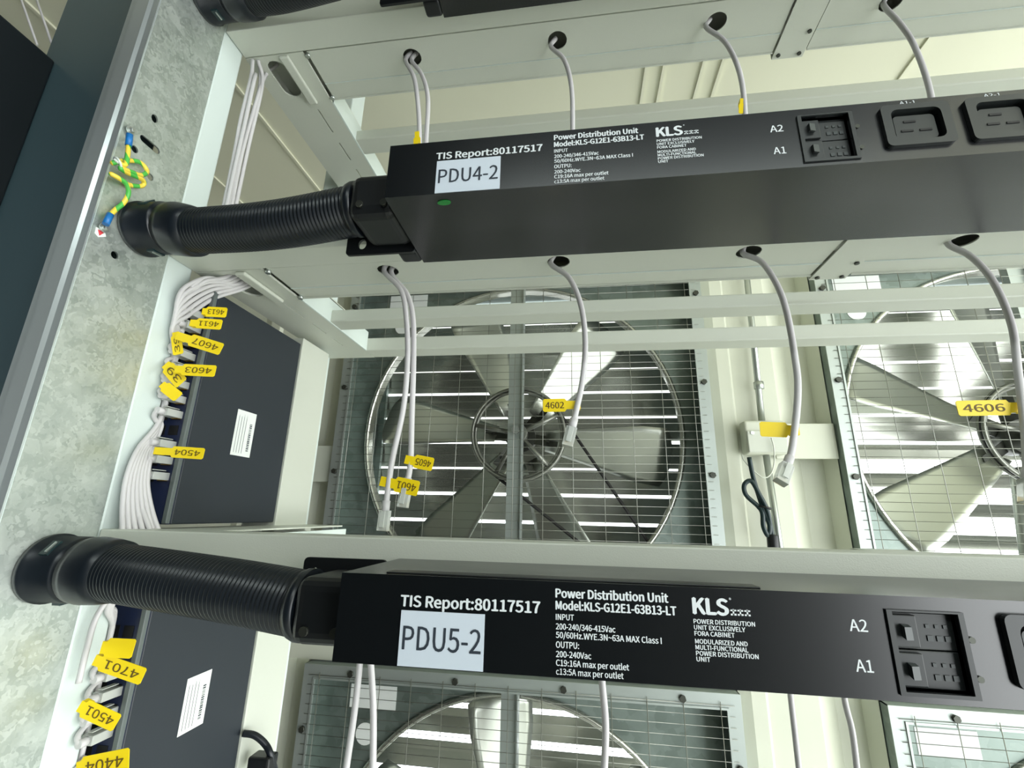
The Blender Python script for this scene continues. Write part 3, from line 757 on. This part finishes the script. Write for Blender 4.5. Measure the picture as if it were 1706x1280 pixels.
def flag(parent, p0, u, v, ln, h, text, neck=0.25, rot=True):
    """yellow cable flag: starts at the cable p0, runs along u, height along v; neck = share of narrow part"""
    u = Vector(u).normalized(); v = Vector(v); v = (v - u * v.dot(u)).normalized(); w_ = u.cross(v)
    a = 0.32 * h
    pts = [(-0.004, -a), (neck * ln, -a), (neck * ln + 0.002, -h / 2), (ln - 0.0015, -h / 2), (ln, -h / 2 + 0.0015), (ln, h / 2 - 0.0015), (ln - 0.0015, h / 2), (neck * ln + 0.002, h / 2), (neck * ln, a), (-0.004, a)]
    nrm = w_ if w_.dot(-p0) > 0 else -w_
    b = MB(); b.prism(pts, lambda x, y, c: p0 + u * x + v * y + nrm * (c + 0.0030), 0.0006)
    b.obox(p0 - nrm * 0.0002, u * 0.0036, v * a, nrm * 0.0033)
    t = b.build('cable_flag', 'yellow', parent)
    if text:
        c = p0 + u * (neck * ln + (1 - neck) * ln / 2)
        tw = (1 - neck) * ln * 0.78; th = h * 0.48
        uu = -u if rot else u; vv = nrm.cross(uu)
        T = MB(); text_into(T, text, c - uu * tw / 2 - vv * th / 2 + nrm * 0.0038, uu, vv, th, tw, 0.02)
        T.build('flag_lettering', 'tag_ink', t)
    return t

def hang(label, px, Y0, Y1, plug=True, flags=(), r=0.0033, group='pale cables hanging from the trays', extra_top=None):
    n = len(px)
    pts = [at(x, y, Y=Y0 + (Y1 - Y0) * i / (n - 1)) for i, (x, y) in enumerate(px)]
    c = thing('ethernet_cable', label, 'cable', tuple(pts[-1]), group)
    top = [pts[0] + Vector((0.007, 0.002, 0.018))] if extra_top is None else [pts[0] + Vector(extra_top)]
    path = smooth(top + pts, 8)
    b = MB(); b.tube(path, r, 10); b.build('cable_jacket', 'cable', c)
    if plug:
        d = (path[-1] - path[-3]).normalized()
        b = MB(); b.cyl(path[-1] - d * 0.010, path[-1] + d * 0.003, r * 1.35, 10); b.build('boot', 'cable', c)
        rj45(c, path[-1], d, (0, -1, 0))
    for (fx, fy, ux, uy, ln, h, tx_, nk) in flags:
        p = at(fx, fy, Y=(Y0 + Y1) / 2 - 0.003)
        u = at(ux, uy, Y=(Y0 + Y1) / 2 - 0.003) - p
        flag(c, p, u, (0, 0, 1), u.length if ln is None else ln, h, tx_, nk)
    return c
# middle level, in front of the whole fan
hang('pale cable with the lower orange-yellow flag of the left hanging pair', [(640, 452), (668, 484), (677, 530), (679, 600), (672, 680), (653, 770), (642, 850)], 0.512, 0.50, True,
     [(641, 803, 699, 815, None, 0.0165, '4601', 0.32)])
hang('pale cable with the upper bright yellow flag of the left hanging pair', [(652, 455), (678, 490), (688, 530), (689, 600), (686, 700), (684, 770), (677, 812)], 0.515, 0.505, True,
     [(682, 767, 723, 775, None, 0.0150, '4605', 0.22)])
hang('pale cable hanging before the fan hub with a flag reading 4602', [(918, 440), (948, 463), (968, 510), (975, 570), (971, 630), (961, 680), (953, 712)], 0.513, 0.49, True,
     [(961, 676, 905, 677, None, 0.0145, '4602', 0.30)])
hang('pale cable hanging over the cream wall with a pale yellow flag near its plug', [(1238, 422), (1272, 440), (1305, 500), (1325, 600), (1329, 660), (1320, 745), (1311, 775)], 0.513, 0.47, True,
     [(1322, 718, 1264, 716, None, 0.0150, '', 0.2)])
hang('pale cable at the far right edge with a flag reading 4606', [(1580, 407), (1618, 428), (1655, 470), (1685, 540), (1696, 620), (1708, 720), (1712, 800)], 0.513, 0.47, True,
     [(1703, 680, 1590, 682, None, 0.0150, '4606', 0.22)])
# top level
hang('left cable of the pair from the top tray, leftmost hole', [(676, 101), (690, 130), (697, 180), (699, 240), (698, 330)], 0.5185, 0.505, False, [(696, 226, 696, 250, 0.03, 0.010, '', 0.2)])
hang('right cable of the pair from the top tray, leftmost hole', [(686, 101), (703, 125), (713, 165), (710, 235), (706, 330)], 0.521, 0.512, False)
hang('single pale cable from the second hole of the top tray', [(918, 78), (940, 100), (952, 145), (954, 215), (952, 320)], 0.5195, 0.505, False)
hang('pale cable from the third hole of the top tray with a little yellow flag edge', [(1177, 46), (1208, 70), (1232, 120), (1241, 190), (1240, 300)], 0.519, 0.50, False, [(1234, 172, 1233, 196, 0.02, 0.006, '', 0.2)])
hang('single pale cable hanging from the top tray at the upper right', [(1473, 10), (1500, 40), (1525, 80), (1550, 155), (1560, 250)], 0.519, 0.49, False)
# lower level, seen beneath PDU5-2
hang('left cable of the pair dangling beneath the PDU5-2 label', [(603, 1040), (599, 1110), (590, 1190), (574, 1300)], 0.513, 0.50, False, extra_top=(0.002, 0, 0.03))
hang('right cable of the pair dangling beneath the PDU5-2 label', [(612, 1040), (618, 1110), (622, 1190), (621, 1300)], 0.513, 0.50, False, extra_top=(-0.002, 0, 0.03))
hang('pale cable emerging under the small print of PDU5-2', [(999, 1060), (1003, 1135), (1009, 1210), (1006, 1300)], 0.513, 0.50, False, extra_top=(0.0, 0, 0.03))
hang('left of two thin cables beneath the A1 and A2 letters of PDU5-2', [(1308, 1070), (1317, 1160), (1324, 1220), (1333, 1300)], 0.513, 0.50, False, r=0.0024, extra_top=(0.0, 0, 0.03))
hang('right of two thin cables beneath the A1 and A2 letters of PDU5-2', [(1396, 1080), (1407, 1165), (1420, 1220), (1430, 1300)], 0.513, 0.50, False, r=0.0024, extra_top=(0.0, 0, 0.03))

# patch cables in the switches
def patch(label, z, path, flags=(), x=-0.4905, group='cables plugged into the upper switch', plug=True, up=True):
    c = thing('ethernet_cable', label, 'cable', (x, 0.478, z - 0.006), group)
    p = Vector((x, 0.4795, z)); sgn = 1 if up else -1
    if plug:
        rj45(c, p, (0, 1, 0), (0, 0, 1), 1.1)
        b = MB(); b.cyl((x, 0.4715, z), (x, 0.481, z), 0.0042, 10); b.build('boot', 'cable', c)
        pts = [p, (x - 0.001, 0.4735, z + sgn * 0.001), (x - 0.0045, 0.4735, z + sgn * 0.006), (-0.4972, 0.480, z + sgn * 0.011), (-0.4975, 0.489, z + sgn * 0.017)] + path
    else: pts = path
    b = MB(); b.tube(smooth(pts, 8), 0.0027, 8); b.build('cable_jacket', 'cable', c)
    for f_ in flags: flag(c, *f_)
    return c
random.seed(11)
up_tags = {0: ('4613', (345, 521), (380, 523), 0.013, 0.0), 1: ('4611', (325, 540), (372, 543), 0.013, 0.1), 2: ('4607', (302, 562), (372, 584), 0.015, 0.25), 4: ('4603', (300, 617), (362, 620), 0.014, 0.1), 11: ('4504', (266, 752), (343, 757), 0.0125, 0.3)}
ztop = 0.2785 - 0.038
ups = 6
for k in range(12):
    z = ztop - k * 0.0188
    if k == 8: continue
    jx = -0.4885 + 0.004 * math.sin(k * 2.1); jy = 0.463 + 0.003 * math.cos(k * 1.7)
    hx, hy = -0.505 - 0.0015 * (k % 3), 0.4915 + 0.0015 * (k % 4)
    if k < 7:      # up behind the post, then into the bracket slot
        e = Vector((-0.462 + 0.0025 * (k % 4), 0.512 + 0.006 * (k % 5), 0.315))
        zz = 0.262 + 0.003 * (k % 3)
        path = [(hx, hy, z + 0.028)] if z + 0.03 < 0.21 else []
        path += [(-0.495, 0.480, max(0.225 + 0.004 * k, z + 0.024)), (-0.489, 0.472 + 0.002 * (k % 3), zz - 0.008), (-0.483 + 0.003 * (k % 3), 0.480 + 0.003 * (k % 4), 0.283), (e.x - 0.008, e.y - 0.012, 0.2965), tuple(e)]
    else:          # down behind the front post
        j = k - 7
        path = [(hx, hy, z - 0.028)] if z > 0.11 else []
        path += [(-0.4935, 0.476, min(0.05, z - 0.026)), (-0.489 + 0.0015 * j, 0.4600 + 0.003 * j, 0.0), (-0.480 + 0.006 * j, 0.462 + 0.005 * j, -0.05), (-0.475 + 0.008 * j, 0.50, -0.075)]
    fl = []
    if k in up_tags:
        s_, a, c_, h, nk = up_tags[k]
        A = at(a[0], a[1], Y=0.462); Bq = at(c_[0], c_[1], Y=0.468)
        fl = [(A, Bq - A, (0, 0, 1), (Bq - A).length, h, s_, nk)]
    nth = 'topmost,second,third,fourth,fifth,sixth,seventh,eighth,ninth,tenth,eleventh,lowest'.split(',')[k]
    lab = {0: 'cable with the uppermost yellow flag on the upper switch', 1: 'cable flagged 4611, directly under the uppermost flag of the upper switch', 2: 'cable with the bent yellow flag reading 4607 on the upper switch', 4: 'cable flagged 4603, directly under the bent 4607 flag', 11: 'cable flagged 4504, lowest plug of the upper switch'}[k] if k in up_tags else '%s plug from the top in the upper switch, without a readable flag' % nth
    patch(lab, z, path, fl, up=k < 7)
# crumpled flags facing away between 4607 and 4603
for (a, c_, v_, h, s_, lab) in (((296, 560), (300, 592), (1, 0.2, 0), 0.012, '39', 'cable with folded yellow flag half hidden left of the 4607 flag'),
                      ((282, 612), (306, 640), (0.5, 0, 0.9), 0.016, '39', 'cable with folded yellow flag just left of the 4603 flag'),
                      ((276, 645), (300, 664), (0.4, 0.2, 0.9), 0.013, '', 'cable with crumpled orange-yellow flag lowest of the folded flags')):
    A = at(a[0], a[1], Y=0.468); Bq = at(c_[0], c_[1], Y=0.471)
    c = patch(lab, A.z, [(-0.505, 0.492, A.z + 0.05), (-0.497, 0.487, A.z + 0.014), (-0.4955, 0.476, A.z), (-0.497, 0.487, A.z - 0.014), (-0.505, 0.492, A.z - 0.05), (-0.506, 0.492, 0.04), (-0.49, 0.475, -0.03), (-0.484, 0.478, -0.06)],
              [(A, Bq - A, v_, (Bq - A).length, h, s_, 0.0)], group='cables behind the front post', plug=False)
# rest of the descending bundle
for k in range(7):
    a = k / 6
    patch('%s pale cable of the bundle spreading downward behind the front post' % ('leftmost', 'second from left', 'third from left', 'middle', 'third from right', 'second from right', 'rightmost')[k], 0,
          [(-0.506, 0.4905 + 0.001 * k, 0.16 - 0.006 * k), (-0.4965, 0.484, 0.10 - 0.006 * k), (-0.4915, 0.460 + 0.003 * k, 0.06), (-0.488 + 0.004 * a, 0.452 + 0.004 * k, 0.02), (-0.482 + 0.012 * a, 0.458 + 0.0055 * k, -0.03), (-0.476 + 0.025 * a, 0.475 + 0.006 * k, -0.067)],
          group='descending cable bundle', plug=False)
# rising bundle at the bracket corner
for k in range(6):
    patch('%s pale cable curving from behind the post under the middle bracket' % ('topmost', 'second', 'third', 'fourth', 'fifth', 'lowest')[k], 0,
          [(-0.506, 0.4905 + 0.001 * k, 0.13), (-0.4965, 0.483, 0.20 - 0.004 * k), (-0.4905, 0.466, 0.232 - 0.004 * k), (-0.487, 0.464 + 0.003 * k, 0.262 - 0.006 * k), (-0.478, 0.483 + 0.004 * k, 0.288 - 0.004 * k), (-0.468 + 0.001 * k, 0.502 + 0.006 * k, 0.2965), (-0.458 + 0.002 * k, 0.52 + 0.006 * k, 0.322)],
          group='cables rising to the middle bracket', plug=False)
# cables rising to the top bracket
for k, px in enumerate(([(372, 350), (388, 270), (400, 200), (418, 130), (421, 100)], [(380, 350), (392, 285), (412, 215), (432, 150), (434, 105)], [(386, 350), (400, 270), (418, 200), (440, 130), (462, 108)],
                        [(392, 350), (404, 290), (416, 235), (437, 140), (430, 100)], [(377, 350), (384, 300), (396, 240), (404, 180), (424, 120)])):
    pts = [at(x, y, X=-0.486 + 0.002 * k) for x, y in px]; pts = [Vector((p.x, min(max(p.y, 0.492), 0.56), p.z)) if p.z < 0.66 else p for p in pts]
    pts[0].z = min(pts[0].z, 0.36)
    patch('%s thin pale cable rising from middle to top bracket beside the front post' % ('leftmost', 'second', 'rightmost', 'fourth', 'third')[k], 0, pts, group='cables rising to the top bracket', plug=False)
# lower switch
lo_tags = {2: ('4701', (168, 1100), (243, 1126), 0.015, 0.05), 5: ('4501', (143, 1177), (199, 1203), 0.015, 0.0), 8: ('4404', (140, 1278), (220, 1262), 0.018, 0.0)}
ztl = -0.0965 - 0.038
for k in range(10):
    z = ztl - k * 0.0188
    if k in (0, 1, 6): continue
    path = [(-0.505 - 0.0015 * (k % 3), 0.492, z + 0.03), (-0.498, 0.486, -0.125), (-0.492, 0.470 + 0.002 * (k % 3), -0.105), (-0.486, 0.472 + 0.003 * (k % 4), -0.085)]
    fl = []
    if k in lo_tags:
        s_, a, c_, h, nk = lo_tags[k]
        A = at(a[0], a[1], Y=0.440 if k == 8 else 0.452); Bq = at(c_[0], c_[1], Y=0.445 if k == 8 else 0.460)
        fl = [(A, Bq - A, (0, 0, 1), (Bq - A).length, h, s_, nk)]
    lab = {2: 'cable flagged 4701, just beneath the folded orange flag', 5: 'cable with the pale yellow flag 4501 halfway down the bottom left switch', 8: 'cable with the yellow flag cut by the bottom edge of the picture'}[k] if k in lo_tags else '%s visible plug of the bottom left switch, no flag' % {3: 'first', 4: 'second', 7: 'third', 9: 'lowest'}.get(k, 'other')
    patch(lab, z, path, fl, group='cables plugged into the lower switch')
A = at(180, 1078, Y=0.45); Bq = at(224, 1080, Y=0.456)
patch('cable with folded orange flag just above the 4701 flag', 0, [(-0.489, 0.455, -0.17), (-0.490, 0.456, -0.14), (-0.4895, 0.458, -0.11), (-0.484, 0.47, -0.08)], [(A, Bq - A, (0.2, 0.1, 1), 0.026, 0.017, '', 0.0)], group='cables plugged into the lower switch', plug=False)

# ------------------------------------------------------------------ earth wires at the galvanised plate
e = thing('earth_wire', 'green and yellow earth wire coiled with blue ring terminals on the galvanised channel', 'earth wire', (-0.49, 0.375, 0.31))
X = -0.490
epx = [(214, 243), (212, 262), (208, 275), (195, 270), (188, 272), (205, 268), (232, 270), (245, 285), (235, 292), (215, 285), (200, 280), (212, 288), (238, 300), (236, 310), (215, 308), (203, 300), (185, 290), (196, 296), (210, 306), (214, 322), (206, 338), (192, 350), (180, 362)]
pts = [at(x, y, X=X + 0.0045 * math.sin(i * 0.8)) for i, (x, y) in enumerate(epx)]
b = MB(); b.tube(smooth(pts, 6), 0.0025, 8); b.build('insulated_wire', 'earth', e)
for (a, c_, mm) in (((214, 243), (216, 224), 'a'), ((184, 357), (176, 374), 'b')):
    b = MB(); b.cyl(at(a[0], a[1], X=X), at(c_[0], c_[1], X=X), 0.0033, 12); sl = b.build('terminal_sleeve', 'blue', e)
    q_ = at(c_[0] + (2 if mm == 'a' else -2), c_[1] + (-6 if mm == 'a' else 6), X=-0.497)
    b = MB(); b.sheet(circ(q_.y, q_.z, 0.0052), [circ(q_.y, q_.z, 0.0022, 12)], lambda p_, r_, c: (-0.4975 + c, p_, r_), 0.001); b.build('ring_terminal', 'zinc', e)
    b = MB(); b.cyl((-0.4995, q_.y, q_.z), (-0.492, q_.y, q_.z), 0.0030, 6); b.build('screw', 'zinc', e)
b = MB(); q_ = at(168, 388, X=-0.4995)
b.prism([(q_.y - 0.006, q_.z + 0.003), (q_.y + 0.003, q_.z + 0.005), (q_.y + 0.006, q_.z - 0.001), (q_.y - 0.001, q_.z - 0.006), (q_.y - 0.0055, q_.z - 0.004)], lambda a, b_, c: (-0.4998 + c, a, b_), 0.0004)
st = tag(b.build('earth_sticker', 'sticker'), 'tiny white sticker with red mark below the lower blue terminal', 'sticker')
b = MB(); b.prism([(q_.y - 0.0038, q_.z + 0.0015), (q_.y + 0.0035, q_.z + 0.0028), (q_.y - 0.0008, q_.z - 0.004)], lambda a, b_, c: (-0.4993 + c, a, b_), 0.0002); b.build('red_triangle', 'red', st)
b = MB(); b.ring(at(196, 273, X=-0.489), (0.3, 0.6, 0.5), 0.006, 0.0013, 20, 6); q2 = at(196, 273, X=-0.489); b.tube([q2 + Vector((0, 0.004, 0)), q2 + Vector((0.006, -0.008, -0.002))], 0.0012, 6)
tag(b.build('cable_tie', 'zip'), 'pale nylon tie gathering the coiled earth wire', 'cable tie')

# ------------------------------------------------------------------ added fill lamp over the aisle behind the camera
t = thing('batten_lamp', 'slim white ceiling batten lamp over the aisle, outside the picture', 'lamp', (0.3, -0.75, 1.0))
b = MB(); b.box(-0.32, 0.92, -0.79, -0.71, 0.985, 1.045); b.build('lamp_body', 'white', t, 0.004)
b = MB(); b.box(-0.30, 0.90, -0.775, -0.725, 0.965, 0.985); b.build('diffuser', 'lampmat', t, 0.004)

for o in bpy.data.objects:
    if '_org' in o: del o['_org']
